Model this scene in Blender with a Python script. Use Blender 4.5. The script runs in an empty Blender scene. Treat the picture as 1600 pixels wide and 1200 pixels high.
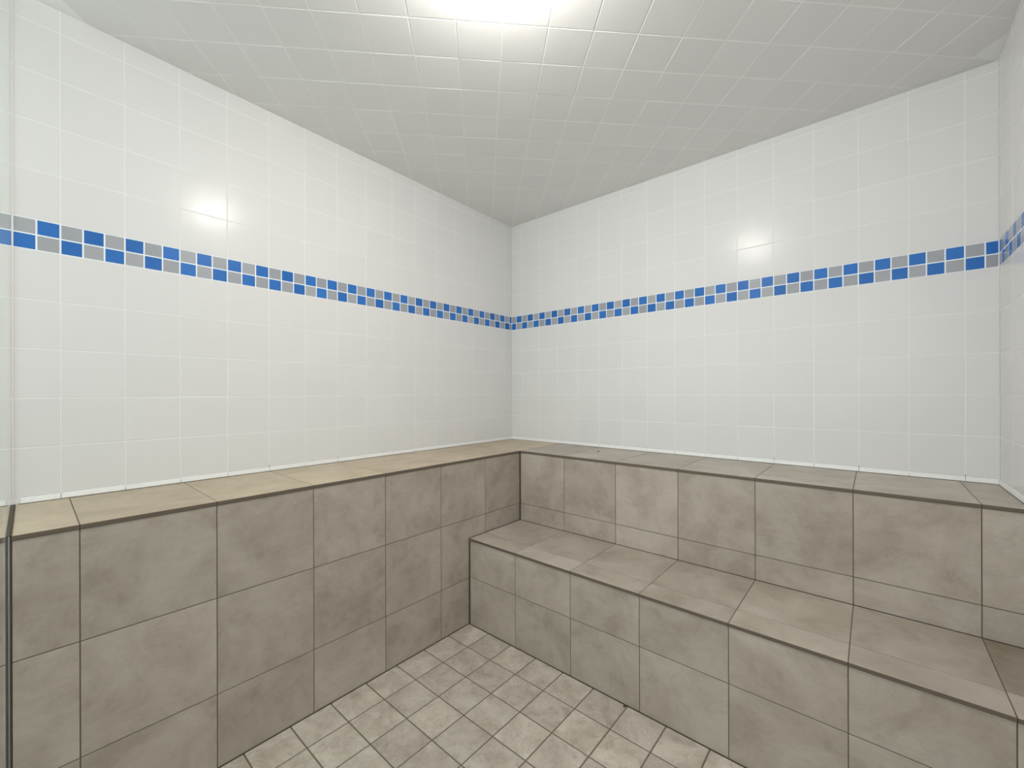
import bpy, bmesh, math, random
from mathutils import Vector, Matrix
random.seed(7)
C = bpy.context.scene.collection
S = bpy.context.scene

# ------------------------------------------------------------------ measures (metres)
ZO = 1.1526                      # eye-level seam above the floor
T = 0.1524                       # white tile pitch
M = T/3                          # mosaic pitch
P = 0.2967                       # large bench tile pitch
UL, UR = 0.0753, 0.0929          # first seam from the corner on the left / back wall
ZM0, ZM1 = ZO+0.4589, ZO+0.5553  # mosaic band
D1, D2 = 0.4231, 0.8236          # front of upper bench, front of lower bench
ZB, Z2 = ZO-0.3228, ZO-0.7205    # seat heights
RX, GY = 2.3109, 2.3076          # right wall, glass partition
VL, VR = 0.7074, 0.7278
ZC = ZO+1.2008
HY = 3.75                        # far side of the hallway beyond the glass

# ------------------------------------------------------------------ camera
cam = bpy.data.cameras.new('camera')
co = bpy.data.objects.new('camera', cam); C.objects.link(co)
cam.sensor_width = 36; cam.lens = 36*652.765/1600; cam.shift_y = 12.88/1600
cam.clip_start = 0.005
Fv = Vector((-0.65377333, 0.75669045, 0)); Rv = Vector((0.75668752, 0.6537708, -0.00278143)); Uv = Vector((0.00210468, 0.00181842, 0.99999613))
mw = Matrix(((Rv.x, Uv.x, -Fv.x, 1.96706), (Rv.y, Uv.y, -Fv.y, -2.27658), (Rv.z, Uv.z, -Fv.z, ZO+0.01379), (0, 0, 0, 1)))
co.matrix_world = mw
S.camera = co

# ------------------------------------------------------------------ world, exposure, area lights
w = bpy.data.worlds.new('world'); S.world = w; w.use_nodes = True
w.node_tree.nodes['Background'].inputs[0].default_value = (0.75, 0.8, 0.85, 1)
w.node_tree.nodes['Background'].inputs[1].default_value = 0.3
S.view_settings.view_transform = 'Standard'; S.view_settings.look = 'None'
S.view_settings.gamma = 1; S.view_settings.use_curve_mapping = False
S.view_settings.exposure = 0.09
LAMP = (1.25, -1.50)             # the steam room's ceiling lamp, just above the frame: its frosted dome lights the room
DOME_E = 118
FILL_E = 2.5                      # strength of the unseen fill panel added across the hallway

# ------------------------------------------------------------------ materials
def srgb(r, g, b):
    f = lambda c: (c/255/12.92) if c/255 <= .04045 else ((c/255+.055)/1.055)**2.4
    return (f(r), f(g), f(b), 1)
class NT:
    def __init__(s, name):
        s.m = bpy.data.materials.new(name); s.m.use_nodes = True
        s.n = s.m.node_tree.nodes; s.l = s.m.node_tree.links; s.b = s.n['Principled BSDF']
    def add(s, t, **k):
        o = s.n.new(t)
        for a, v in k.items():
            if a.startswith('i_'):
                key = a[2:]; key = int(key) if key.isdigit() else key.replace('_', ' ')
                o.inputs[key].default_value = v
            else: setattr(o, a, v)
        return o
    def link(s, a, b): s.l.new(a, b)
def tile_coords(t):
    """object coordinates moved by each tile's own random number"""
    tc = t.add('ShaderNodeTexCoord'); at = t.add('ShaderNodeAttribute', attribute_name='tv')
    mul = t.add('ShaderNodeMath', operation='MULTIPLY', i_1=37.0); t.link(at.outputs['Fac'], mul.inputs[0])
    cb = t.add('ShaderNodeCombineXYZ')
    for i in range(3): t.link(mul.outputs[0], cb.inputs[i])
    ad = t.add('ShaderNodeVectorMath', operation='ADD'); t.link(tc.outputs['Object'], ad.inputs[0]); t.link(cb.outputs[0], ad.inputs[1])
    return ad.outputs[0], at.outputs['Fac']
def mix(t, fac, a, b):
    m = t.add('ShaderNodeMix', data_type='RGBA')
    for k, v in ((6, a), (7, b)):
        if isinstance(v, tuple): m.inputs[k].default_value = v
        else: t.link(v, m.inputs[k])
    if isinstance(fac, float): m.inputs[0].default_value = fac
    else: t.link(fac, m.inputs[0])
    return m.outputs[2]
def ramp(t, src, p0, p1, lo=0.0, hi=1.0):
    r = t.add('ShaderNodeMapRange', i_1=p0, i_2=p1, i_3=lo, i_4=hi); t.link(src, r.inputs[0]); return r.outputs[0]

def glaze(name, c0, c1, rough, wav=0.012, spec=0.3):
    t = NT(name); v, tv = tile_coords(t)
    t.link(mix(t, tv, c0, c1), t.b.inputs['Base Color'])
    t.b.inputs['Roughness'].default_value = rough
    t.b.inputs['Specular IOR Level'].default_value = spec
    n = t.add('ShaderNodeTexNoise', i_Scale=14.0, i_Detail=2.0); t.link(v, n.inputs['Vector'])
    bp = t.add('ShaderNodeBump', i_Strength=0.25, i_Distance=wav); t.link(n.outputs['Fac'], bp.inputs['Height'])
    t.link(bp.outputs[0], t.b.inputs['Normal'])
    return t.m
def plain(name, c, rough, bump=0.0, scale=300., metal=0.0):
    t = NT(name); tc = t.add('ShaderNodeTexCoord')
    n = t.add('ShaderNodeTexNoise', i_Scale=scale, i_Detail=3.0); t.link(tc.outputs['Object'], n.inputs['Vector'])
    d = tuple(x*.93 for x in c[:3])+(1,)
    t.link(mix(t, n.outputs['Fac'], d, c), t.b.inputs['Base Color'])
    t.b.inputs['Roughness'].default_value = rough; t.b.inputs['Metallic'].default_value = metal
    if bump:
        bp = t.add('ShaderNodeBump', i_Strength=0.4, i_Distance=bump); t.link(n.outputs['Fac'], bp.inputs['Height']); t.link(bp.outputs[0], t.b.inputs['Normal'])
    return t.m
def stone(name, base, dark, light, rough, sc=5.0, vein=0.0, bump=0.0006):
    """cement-look porcelain: cloudy blotches with ragged edges, faint brush streaks and fine speckle"""
    t = NT(name); v, tv = tile_coords(t)
    n1 = t.add('ShaderNodeTexNoise', i_Scale=sc, i_Detail=7.0, i_Roughness=0.66, i_Distortion=0.5); t.link(v, n1.inputs['Vector'])
    n2 = t.add('ShaderNodeTexNoise', i_Scale=sc*3.4, i_Detail=8.0, i_Roughness=0.72); t.link(v, n2.inputs['Vector'])
    mp = t.add('ShaderNodeMapping'); mp.inputs['Scale'].default_value = (14, 14, 120); t.link(v, mp.inputs['Vector'])
    n3 = t.add('ShaderNodeTexNoise', i_Scale=1.0, i_Detail=4.0, i_Roughness=0.65); t.link(mp.outputs[0], n3.inputs['Vector'])
    c = mix(t, ramp(t, n1.outputs['Fac'], 0.40, 0.62), dark, light)
    c = mix(t, ramp(t, n2.outputs['Fac'], 0.40, 0.66, 0.0, 0.6), c, base)
    d2 = tuple(x*.72 for x in dark[:3])+(1,)
    c = mix(t, ramp(t, n2.outputs['Fac'], 0.50, 0.36, 0.0, 0.20), c, d2)
    c = mix(t, ramp(t, n3.outputs['Fac'], 0.42, 0.68, 0.0, 0.22), c, dark)
    if vein:
        n4 = t.add('ShaderNodeTexNoise', i_Scale=sc*3.6, i_Detail=9.0, i_Roughness=0.78, i_Distortion=1.6); t.link(v, n4.inputs['Vector'])
        d3 = tuple(x*.42 for x in dark[:3])+(1,)
        c = mix(t, ramp(t, n4.outputs['Fac'], 0.53, 0.68, 0.0, vein), c, d3)
    h = t.add('ShaderNodeHueSaturation'); t.link(ramp(t, tv, 0, 1, 0.92, 1.08), h.inputs['Value']); t.link(c, h.inputs['Color'])
    t.link(h.outputs[0], t.b.inputs['Base Color'])
    t.b.inputs['Roughness'].default_value = rough
    bp = t.add('ShaderNodeBump', i_Strength=0.35, i_Distance=bump); t.link(n2.outputs['Fac'], bp.inputs['Height']); t.link(bp.outputs[0], t.b.inputs['Normal'])
    return t.m
MAT = {
 'white': glaze('white_wall_glaze', (0.757, 0.748, 0.742, 1), (0.772, 0.763, 0.757, 1), 0.215, wav=0.002, spec=0.15),
 'ceil': glaze('ceiling_glaze', (0.805, 0.797, 0.785, 1), (0.825, 0.817, 0.805, 1), 0.30, wav=0.002, spec=0.1),
 'wgrout': plain('white_grout', (0.87, 0.87, 0.86, 1), 0.75, 0.0003),
 'blue': glaze('blue_mosaic_glass', srgb(44, 106, 182), srgb(54, 118, 198), 0.22, wav=0.002),
 'grey': glaze('grey_mosaic_glass', srgb(158, 161, 168), srgb(172, 174, 180), 0.22, wav=0.002),
 'cgrout': plain('ceiling_grout', (0.95, 0.95, 0.94, 1), 0.75, 0.0003),
 'mgrout': plain('mosaic_grout', (0.90, 0.95, 0.99, 1), 0.7, 0.0003),
 'stone': stone('bench_porcelain', srgb(178, 168, 156), srgb(162, 151, 138), srgb(189, 180, 169), 0.42),
 'stonetop': stone('bench_porcelain_warm_lit', srgb(186, 170, 147), srgb(172, 156, 131), srgb(197, 182, 159), 0.42),  # same bench tile, with a warm cast of light put into its colour
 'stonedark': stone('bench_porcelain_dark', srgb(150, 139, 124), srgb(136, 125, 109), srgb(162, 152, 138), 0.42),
 'bgrout': plain('brown_grout', srgb(104, 92, 76), 0.85, 0.0004),
 'edge': plain('dark_tile_edge', srgb(104, 91, 79), 0.6, 0.0002),
 'floor': stone('floor_stoneware', srgb(194, 185, 173), srgb(171, 161, 147), srgb(208, 200, 188), 0.5, sc=9.0, vein=0.5, bump=0.0012),
 'fgrout': plain('floor_grout', srgb(118, 108, 92), 0.9, 0.0006),
 'caulk': plain('white_caulk', (0.92, 0.92, 0.91, 1), 0.4, 0.0004, 60.),
 'dark': plain('mildewed_joint', srgb(70, 60, 48), 0.8, 0.0004, 120.),
 'paint': plain('hallway_paint', (0.62, 0.63, 0.62, 1), 0.7),
 'metal': plain('brushed_metal', (0.6, 0.6, 0.6, 1), 0.35, metal=1.0),
 'core': plain('bench_core', (0.3, 0.28, 0.26, 1), 0.9),
 'crumb': plain('brown_crumb', srgb(70, 55, 40), 0.9, 0.0005),
}
t = NT('clear_partition_glass'); t.n.remove(t.b)
tr = t.add('ShaderNodeBsdfTransparent'); tr.inputs[0].default_value = (0.93, 0.965, 0.94, 1)
gl = t.add('ShaderNodeBsdfGlossy'); gl.inputs['Roughness'].default_value = 0.015; gl.inputs['Color'].default_value = (0.97, 0.98, 0.97, 1)
ge = t.add('ShaderNodeNewGeometry'); io = ramp(t, ge.outputs['Backfacing'], 0, 1, 1.5, 0.6667)
fr = t.add('ShaderNodeFresnel'); t.link(io, fr.inputs['IOR'])
ms = t.add('ShaderNodeMixShader'); t.link(fr.outputs[0], ms.inputs[0]); t.link(tr.outputs[0], ms.inputs[1]); t.link(gl.outputs[0], ms.inputs[2])
t.link(ms.outputs[0], t.n['Material Output'].inputs[0]); MAT['glass'] = t.m
t = NT('frosted_lamp_glass'); t.b.inputs['Base Color'].default_value = (0.9, 0.9, 0.88, 1)
t.b.inputs['Emission Color'].default_value = (1.0, 0.96, 0.905, 1); t.b.inputs['Emission Strength'].default_value = DOME_E; MAT['lamp'] = t.m
t = NT('hallway_fill_glow'); t.b.inputs['Emission Color'].default_value = (0.88, 0.95, 1.0, 1); t.b.inputs['Emission Strength'].default_value = FILL_E; MAT['fill_glow'] = t.m

# ------------------------------------------------------------------ mesh helpers
class MB:
    def __init__(s): s.bm = bmesh.new(); s.tv = s.bm.verts.layers.float.new('tv'); s.mats = []
    def mi(s, m):
        if m not in s.mats: s.mats.append(m)
        return s.mats.index(m)
    def poly(s, pts, m, tv=0.5):
        vs = []
        for p in pts:
            v = s.bm.verts.new(p); v[s.tv] = tv; vs.append(v)
        f = s.bm.faces.new(vs); f.material_index = s.mi(m); return f
    def box(s, a, b, m):
        (x0, y0, z0), (x1, y1, z1) = [tuple(map(min, a, b)), tuple(map(max, a, b))]
        v = [s.bm.verts.new((x, y, z)) for x in (x0, x1) for y in (y0, y1) for z in (z0, z1)]
        for q in ((0, 1, 3, 2), (4, 6, 7, 5), (0, 4, 5, 1), (2, 3, 7, 6), (0, 2, 6, 4), (1, 5, 7, 3)):
            f = s.bm.faces.new([v[i] for i in q]); f.material_index = s.mi(m)
        for x in v: x[s.tv] = 0.5
    def tile(s, poly, place, m, tv, gap, h=0.0, bev=0.0012, tilt=0.0012, lip=0.0):
        """one tile with softly rounded edges: poly is a convex outline in (u, v), place() maps (u, v, height) into the room"""
        rings = [(gap/2, -0.0030), (gap/2, -bev), (gap/2+bev*.3, -bev*.3), (gap/2+bev, 0.0)]
        cu = sum(p[0] for p in poly)/len(poly); cv = sum(p[1] for p in poly)/len(poly)
        ta, tb, dl = random.uniform(-tilt, tilt), random.uniform(-tilt, tilt), random.uniform(-lip, lip)
        prev = None
        for off, dz in rings:
            ip = inset(poly, off)
            if ip is None: return
            cur = []
            for (a, b) in ip:
                v = s.bm.verts.new(place(a, b, h+dz+dl+(a-cu)*ta+(b-cv)*tb)); v[s.tv] = tv; cur.append(v)
            if prev:
                for i in range(len(cur)):
                    j = (i+1) % len(cur)
                    f = s.bm.faces.new((prev[i], prev[j], cur[j], cur[i])); f.material_index = s.mi(m)
            prev = cur
        f = s.bm.faces.new(prev); f.material_index = s.mi(m)
    def build(s, name, parent=None):
        me = bpy.data.meshes.new(name); s.bm.to_mesh(me); s.bm.free()
        for m in s.mats: me.materials.append(MAT[m])
        o = bpy.data.objects.new(name, me); C.objects.link(o)
        if parent: o.parent = parent
        return o
def area2(p): return sum(p[i][0]*p[(i+1) % len(p)][1]-p[(i+1) % len(p)][0]*p[i][1] for i in range(len(p)))/2
def inset(p, d):
    n = len(p); out = []
    if abs(area2(p)) < 2e-5: return None
    sg = 1 if area2(p) > 0 else -1
    for i in range(n):
        a, b, c = p[i-1], p[i], p[(i+1) % n]
        e1 = Vector((b[0]-a[0], b[1]-a[1])); e2 = Vector((c[0]-b[0], c[1]-b[1]))
        if e1.length < 2*d+.0006 or e2.length < 2*d+.0006: return None
        e1.normalize(); e2.normalize()
        n1 = Vector((-e1.y, e1.x))*sg; n2 = Vector((-e2.y, e2.x))*sg
        k = 1+n1.dot(n2)
        m = (n1+n2)/k
        out.append((b[0]+m.x*d, b[1]+m.y*d))
    if area2(out)*sg < 1e-6: return None
    return out
def clip(p, rect):
    x0, x1, y0, y1 = rect
    for ax, lim, sgn in ((0, x0, 1), (0, x1, -1), (1, y0, 1), (1, y1, -1)):
        q = []
        for i in range(len(p)):
            a, b = p[i], p[(i+1) % len(p)]
            ia, ib = (a[ax]-lim)*sgn >= 0, (b[ax]-lim)*sgn >= 0
            if ia: q.append(a)
            if ia != ib:
                t_ = (lim-a[ax])/(b[ax]-a[ax]); q.append(tuple(a[k]+(b[k]-a[k])*t_ for k in (0, 1)))
        p = q
        if len(p) < 3: return None
    r = [p[0]]                                     # drop near-duplicate corners
    for v in p[1:]:
        if math.dist(v, r[-1]) > 1e-4: r.append(v)
    if math.dist(r[0], r[-1]) < 1e-4: r.pop()
    return r if len(r) >= 3 else None
def rect(u0, u1, v0, v1): return [(u0, v0), (u1, v0), (u1, v1), (u0, v1)]
def seams(lo, hi, s0, step):
    k = math.ceil((lo-s0)/step-1e-6); a = [lo]
    while s0+k*step < hi-1e-6:
        if s0+k*step > lo+1e-6: a.append(s0+k*step)
        k += 1
    return a+[hi]
def tag(o, label=None, cat=None, group=None, kind=None):
    if label: o['label'] = label
    if cat: o['category'] = cat
    if group: o['group'] = group
    if kind: o['kind'] = kind
    return o
def empty(name, loc):
    o = bpy.data.objects.new(name, None); C.objects.link(o); o.location = loc; return o

# ------------------------------------------------------------------ white tiled walls with the mosaic band
ROWS = [ZB+0.018+k*T for k in range(6)]            # seams below the mosaic
def white_wall(name, place, ulen, u0, blue_even, label):
    """place(u, z, h): u runs from the wall's corner, h out of the wall"""
    mb = MB()
    zs = [ZO-2*T-0.0]+[ZO+k*T for k in (-1, 0, 1, 2)]+[ZM0]
    zt = [ZM1+k*T for k in range(0, 5)]+[ZC+0.075]
    us = seams(0, ulen, u0, T)
    for zz in (zs, zt):
        for a, b in zip(zz, zz[1:]):
            for c, d in zip(us, us[1:]):
                mb.tile(rect(c, d, a, b), place, 'white', random.random(), 0.0030, bev=0.0010, tilt=0.0016, lip=0.0002)
    # mosaic: two rows of small squares, blue and grey in turn
    ms = seams(0, ulen, u0, M); zm = (ZM0+ZM1)/2
    for c, d in zip(ms, ms[1:]):
        j = math.floor((((c+d)/2)-u0)/M)
        for r, (a, b) in enumerate(((zm, ZM1), (ZM0, zm))):
            blue = ((j % 2 == 0) == blue_even) == (r == 0)
            mb.tile(rect(c, d, a, b), place, 'blue' if blue else 'grey', random.random(), 0.0040, bev=0.0006, tilt=0.003, lip=0.0001)
    # grout bed behind the tiles, then the wall's own thickness
    for (a, b, m) in ((0, ZM0, 'wgrout'), (ZM0, ZM1, 'mgrout'), (ZM1, ZC+0.08, 'wgrout')):
        g = -.0003 if m == 'mgrout' else -.0006
        q = [place(0, a, g), place(ulen, a, g), place(ulen, b, g), place(0, b, g)]
        mb.poly(q, m)
    mb.box(place(0, 0, -.0012), place(ulen, ZC+0.08, -.1), 'wgrout')
    o = mb.build(name); tag(o, label, 'wall', kind='structure'); return o
white_wall('wall_left', lambda u, z, h: (h, -u, z), GY, UL, True,
           'white glazed tile wall on the left with a blue and grey mosaic band')
white_wall('wall_back', lambda u, z, h: (u, -h, z), RX, UR, False,
           'white glazed tile wall above the stepped benches with a blue and grey mosaic band')
white_wall('wall_right', lambda u, z, h: (RX-h, -u, z), GY, 0.035, False,
           'glossy white tile return wall at the right edge with a mosaic band')

# white bead of caulk and cut tile along the foot of the walls
def strip(name, place, ulen, u0, label):
    mb = MB(); us = seams(0.004, ulen-.004, u0, T)
    for c, d in zip(us, us[1:]):
        z0, z1 = ZB+0.0015, ZO-2*T
        pr = [(0.0, z1), (0.0030, z1-.0012), (0.0042, z0+.007), (0.0050, z0+.0015), (0.0044, z0), (0.0, z0)]
        e = 0.0006
        L0 = [place(c+e, z, h) for h, z in pr]; L1 = [place(d-e, z, h) for h, z in pr]
        for i in range(len(pr)-1): mb.poly([L0[i], L1[i], L1[i+1], L0[i+1]], 'caulk')
        mb.poly(L0, 'caulk'); mb.poly(L1[::-1], 'caulk')
    for c in us[1:-1]:                              # grime in the joints at the foot of the wall
        zt = ZB+random.choice((.006, .012, .018, .026))
        mb.box(place(c-.0007, ZB, 0.0), place(c+.0007, zt, .0007 if zt > ZB+.016 else .0032), 'dark')
    q = [place(0.0, ZB+.0002, 0.0055), place(ulen, ZB+.0002, 0.0055), place(ulen, ZB+.0016, 0.0046), place(0.0, ZB+.0016, 0.0046)]
    mb.poly(q, 'dark')
    o = mb.build(name); tag(o, label, 'skirting', kind='structure')
strip('baseboard_left', lambda u, z, h: (h, -u, z), GY-.01, UL, 'thin white sealant strip along the foot of the left tiled wall')
strip('baseboard_back', lambda u, z, h: (u, -h, z), RX, UR, 'thin white sealant strip along the foot of the tiled wall over the right bench')
strip('baseboard_right', lambda u, z, h: (RX-h, -u, z), GY-.01, 0.035, 'thin white sealant strip along the foot of the right return wall')

# ------------------------------------------------------------------ ceiling: same tiles laid diagonally
mb = MB()
cz = lambda x, y: ZC-0.0163*y-0.0004*x
place = lambda u, v, h: (u, v, cz(u, v)-h)
a = math.radians(45); ca, sa = math.cos(a), math.sin(a)
sx = lambda i, j: (((i+.035)*ca-(j+.28)*sa)*T, ((i+.035)*sa+(j+.28)*ca)*T)
for i in range(-30, 31):
    for j in range(-30, 31):
        p = clip([sx(i, j), sx(i+1, j), sx(i+1, j+1), sx(i, j+1)], (0.0, RX, -GY, 0.0))
        if p: mb.tile(p, place, 'ceil', random.random(), 0.0038, bev=0.0010, tilt=0.0025, lip=0.0002)
mb.poly([place(0, 0, -.0007), place(RX, 0, -.0007), place(RX, -GY, -.0007), place(0, -GY, -.0007)], 'cgrout')
top = [place(0, 0, -.06), place(RX, 0, -.06), place(RX, -GY, -.06), place(0, -GY, -.06)]
mb.poly(top, 'wgrout')
tag(mb.build('ceiling'), 'white tiled ceiling with the squares laid diagonally', 'ceiling', kind='structure')

# ------------------------------------------------------------------ floor: small stone-look squares
mb = MB()
place = lambda u, v, h: (u, v, h)
xs = seams(D1, RX, 0.558, 0.1435); ys = [-y for y in seams(D2, GY, 0.9625, 0.1435)]
for c, d in zip(xs, xs[1:]):
    for e, f in zip(ys, ys[1:]):
        mb.tile(rect(c, d, f, e), place, 'floor', random.random(), 0.0045, bev=0.0018, tilt=0.003, lip=0.0002)
mb.box((0, 0, -.0015), (RX, -GY, -.08), 'fgrout')
tag(mb.build('floor'), 'floor of small square beige stone-look tiles', 'floor', kind='structure')

# ------------------------------------------------------------------ tiled benches
G = 0.0026
OV = 0.0030                                        # seat tiles stand this far proud of the riser
TH = 0.0112                                        # thickness of the exposed tile edge
def riser(name, place, parent, us, zs):
    mb = MB()
    for a, b in zip(zs, zs[1:]):
        for c, d in zip(us, us[1:]):
            mb.tile(rect(c, d, a, b), place, 'stone', random.random(), G, bev=0.0008, tilt=0.0012, lip=0.0002)
    mb.box(place(us[0], zs[0], -.0009), place(us[-1], zs[-1], -.03), 'bgrout')
    return mb.build(name, parent)
def slab(mb, u0, u1, v0, v1, z, tv=None, m='stone'):
    tv = random.random() if tv is None else tv
    mb.tile(rect(u0, u1, v0, v1), lambda a, b, h: (a, b, z+h), m, tv, G*.9, bev=0.0008, tilt=0.0008, lip=0.0001)
def edge_strip(name, parent, pts):
    """exposed edges of the seat tiles: pts = list of (a, b, n) segments, one piece per tile"""
    mb = MB()
    for a, b in pts: mb.box(a, b, 'edge')
    return mb.build(name, parent)

left = empty('tiled_bench', (D1/2, -GY/2, 0))
tag(left, 'high tiled bench running along the left wall, its top tinted for warm light', 'bench')
upper = empty('tiled_bench', ((D1+RX)/2, -D1, 0))
tag(upper, 'upper tiled bench under the right-hand mosaic wall, behind the lower step', 'bench')
low = empty('tiled_bench', ((D1+RX)/2, -D2, 0))
tag(low, 'lower tiled bench step nearest the floor, in front of the upper right bench', 'bench')
def par(o, e, label=None):
    o.parent = e; o.matrix_parent_inverse = Matrix.Translation(-e.location)
    if label: o['label'] = label
    return o
def joint(parent, *ab):
    mb = MB(); mb.box(*ab, 'dark'); return par(mb.build('sealant_joint'), parent, 'dark sealant joint')

R1 = ZO-0.6245; R2 = ZO-0.9237
X1 = D1+OV+.0008                                    # the right-hand benches start beyond the left bench's lip
yl = seams(D1, GY-.0035, VL, P)
xr = seams(X1, RX, VR, P)
# left bench: riser facing right, seat one tile deep, dark tile edge
par(riser('riser', lambda u, z, h: (D1+h, -u, z), None, yl, [0.0, R2, R1, ZB-TH-.0004]), left)
mb = MB()
for c, d in zip(yl, yl[1:]): slab(mb, .004, D1+OV, -d, -c, ZB, m='stonetop')
slab(mb, .004, D1+OV, -D1, -.004, ZB, m='stonetop')
mb.box((0.001, -.001, ZB-.0009), (D1-.0025, -GY+.0035, ZB-.03), 'bgrout')
mb.box((D1-.0025, -.001, ZB-.0009), (D1+OV-.0002, -D1+.0025, ZB-.03), 'bgrout')
par(mb.build('seat'), left)
pc = [((D1-.004, -c-(.0008 if c > D1+.01 else 0.0), ZB-TH), (D1+OV+.0004, -d+.0008, ZB-.0007)) for c, d in zip(yl, yl[1:])]
par(edge_strip('tile_edge', None, pc), left, 'dark exposed edge of the seat tiles')
joint(left, (D1-.001, -GY+.0042, 0), (D1+.0012, -GY+.0012, ZB+.0005))
joint(left, (.004, -GY+.0045, ZB-.001), (D1+.003, -GY+.0002, ZB+.0015))
joint(left, (D1-.001, -D1+.001, Z2+.001), (D1+.0036, -D1-.0035, ZB-TH))
# upper right bench
par(riser('riser', lambda u, z, h: (u, -D1-h, z), None, xr, [Z2-.002, R1, ZB-TH-.0004]), upper)
mb = MB()
for c, d in zip(xr, xr[1:]): slab(mb, c, d-(0.004 if d == RX else 0), -D1-OV, -.004, ZB)
mb.box((X1, -.001, ZB-.0009), (RX-.001, -D1+.0025, ZB-.03), 'bgrout')
par(mb.build('seat'), upper)
pc = [((c+.0008, -D1+.004, ZB-TH), (d-.0008, -D1-OV-.0004, ZB-.0007)) for c, d in zip(xr, xr[1:])]
par(edge_strip('tile_edge', None, pc), upper, 'dark exposed edge of the seat tiles')
joint(upper, (X1, -D1-.003, Z2-.001), (RX-.001, -D1, Z2+.0012))
# lower bench step: front row of narrow tiles, full tiles behind
xs2 = seams(X1, RX, VR, P); NY = 0.715
par(riser('riser', lambda u, z, h: (u, -D2-h, z), None, xs2, [0.0, ZO-0.915, Z2-TH-.0004]), low)
mb = MB()
for c, d in zip(xs2, xs2[1:]):
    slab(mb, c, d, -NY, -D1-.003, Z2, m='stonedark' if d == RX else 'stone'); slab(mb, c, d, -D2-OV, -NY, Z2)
mb.box((X1, -D1-.003, Z2-.0009), (RX-.001, -D2+.0025, Z2-.03), 'bgrout')
par(mb.build('seat'), low)
pc = [((c+.0008, -D2+.004, Z2-TH), (d-.0008, -D2-OV-.0004, Z2-.0007)) for c, d in zip(xs2, xs2[1:])]
par(edge_strip('tile_edge', None, pc), low, 'dark exposed edge of the seat tiles')
joint(low, (X1-.0006, -D2-.0040, 0.001), (X1+.0012, -D2+.001, Z2-TH))
joint(low, (X1-.0006, -D2-.003, Z2-.001), (X1+.0008, -D1-.004, Z2+.0008))
# dark joint between floor and benches
mb = MB()
mb.box((D1+.0005, -D2-.004, -.001), (D1+.0040, -GY+.012, .0015), 'dark')
mb.box((D1+.004, -D2-.0005, -.001), (RX-.001, -D2-.0040, .0015), 'dark')
tag(mb.build('trim_1'), 'dark grout joint where the floor meets the benches', 'joint', kind='structure')

# ------------------------------------------------------------------ small crumbs
def crumb(x, y, z, r, label):
    bm = bmesh.new(); bmesh.ops.create_icosphere(bm, subdivisions=2, radius=r)
    for v in bm.verts: v.co = Vector((v.co.x*1.5, v.co.y*.9, v.co.z*.6))*random.uniform(.8, 1.15)
    zmin = min(v.co.z for v in bm.verts)
    for v in bm.verts: v.co.z -= zmin
    me = bpy.data.meshes.new('crumb'); bm.to_mesh(me); bm.free(); me.materials.append(MAT['crumb'])
    o = bpy.data.objects.new('crumb', me); C.objects.link(o); o.location = (x, y, z); o.rotation_euler.z = .5
    tag(o, label, 'crumb')
crumb(0.795, -0.175, ZB, .0042, 'tiny dark crumb lying on the upper bench near the corner')
crumb(1.268, -0.835, 0.0, .004, 'tiny dark crumb on the floor at the foot of the lower bench')

# ------------------------------------------------------------------ glass partition beside the camera
mb = MB(); mb.box((0.004, -GY, 0.002), (1.62, -GY-.010, ZC+.03), 'glass')
pane = mb.build('window_1'); tag(pane, 'clear glass partition at the left edge of the room', 'glass partition', kind='structure')
mb = MB()
mb.box((0.0005, -GY+.0005, ZB), (0.004, -GY-.012, ZC+.03), 'caulk')
tag(mb.build('trim_2'), 'pale sealant joint between the glass partition and the left wall', 'joint', kind='structure')

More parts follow.
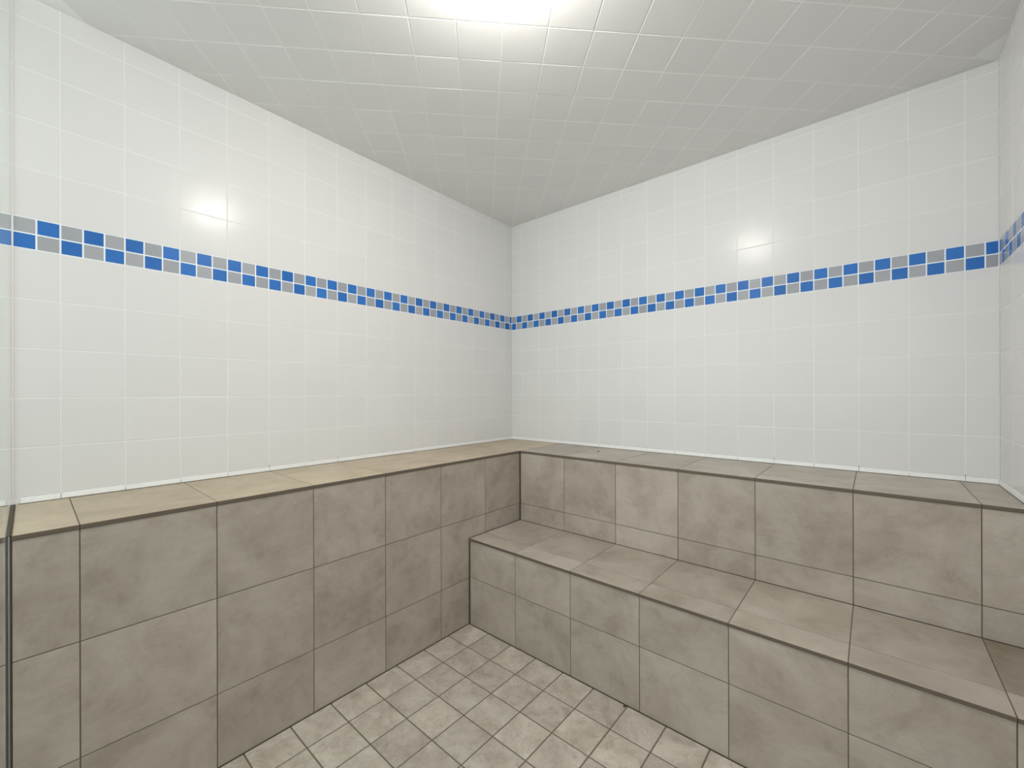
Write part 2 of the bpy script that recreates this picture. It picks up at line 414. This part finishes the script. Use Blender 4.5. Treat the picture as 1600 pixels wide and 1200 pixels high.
# ------------------------------------------------------------------ ceiling lamp just above the view
lz = cz(*LAMP)
lamp = empty('ceiling_lamp', (LAMP[0], LAMP[1], lz)); tag(lamp, 'round frosted lamp on the tiled ceiling', 'lamp')
def lathe(name, prof, mat, parent, loc, n=48):
    bm = bmesh.new(); rings = []
    for r, z in prof:
        rings.append([bm.verts.new((r*math.cos(2*math.pi*k/n), r*math.sin(2*math.pi*k/n), z)) for k in range(n)])
    for A_, B_ in zip(rings, rings[1:]):
        for k in range(n): bm.faces.new((A_[k], A_[(k+1) % n], B_[(k+1) % n], B_[k]))
    bm.faces.new(rings[-1])
    me = bpy.data.meshes.new(name); bm.to_mesh(me); bm.free(); me.materials.append(MAT[mat])
    for f in me.polygons: f.use_smooth = True
    o = bpy.data.objects.new(name, me); C.objects.link(o); o.parent = parent; o.location = loc; return o
lathe('base_ring', [(.120, 0.0), (.123, -.014), (.118, -.022), (.102, -.022)], 'metal', lamp, (0, 0, 0))
lathe('lamp_glass', [(.100, -.008), (.102, -.034), (.096, -.058), (.078, -.078), (.046, -.092), (.012, -.095)], 'lamp', lamp, (0, 0, 0))

# ------------------------------------------------------------------ hallway beyond the glass, seen only through it
def slabobj(name, a, b, m, label, cat):
    mb = MB(); mb.box(a, b, m); tag(mb.build(name), label, cat, kind='structure')
Y0, Y1 = -GY-.0125, -HY
slabobj('wall_hallway', (-1.2, Y1, 0), (4.0, Y1-.1, ZC+.2), 'paint', 'plain painted hallway wall beyond the glass', 'wall')
slabobj('wall_hallway', (-1.3, -GY, 0), (-1.2, Y1, ZC+.2), 'paint', 'painted end wall of the hallway beyond the glass', 'wall')
slabobj('wall_hallway', (4.0, -GY, 0), (4.1, Y1, ZC+.2), 'paint', 'painted far end wall of the hallway', 'wall')
slabobj('wall_hallway', (-1.2, -GY, 0), (-.105, -GY+.08, ZC+.2), 'paint', 'painted hallway wall beside the steam room', 'wall')
slabobj('wall_hallway', (RX+.105, -GY, 0), (4.0, -GY+.08, ZC+.2), 'paint', 'painted hallway wall on the far side of the steam room', 'wall')
slabobj('floor_hallway', (-1.2, Y0, 0), (4.0, Y1, -.08), 'fgrout', 'grey hallway floor beyond the glass', 'floor')
slabobj('ceiling_hallway', (-1.2, Y0, ZC+.04), (4.0, Y1, ZC+.12), 'paint', 'painted hallway ceiling', 'ceiling')
mb = MB()                        # glowing panel in window shape, added unseen opposite the glass as fill light
mb.box((-.9, Y1+.002, .95), (3.7, Y1+.012, 2.2), 'fill_glow')
for x in (-.9, .25, 1.4, 2.55, 3.7): mb.box((x-.025, Y1+.001, .92), (x+.025, Y1+.035, 2.25), 'metal')
for z in (.93, 2.23): mb.box((-.92, Y1+.001, z-.025), (3.72, Y1+.035, z+.025), 'metal')
tag(mb.build('fill_panel'), 'wide glowing fill panel added across the hallway', 'fill panel', kind='structure')
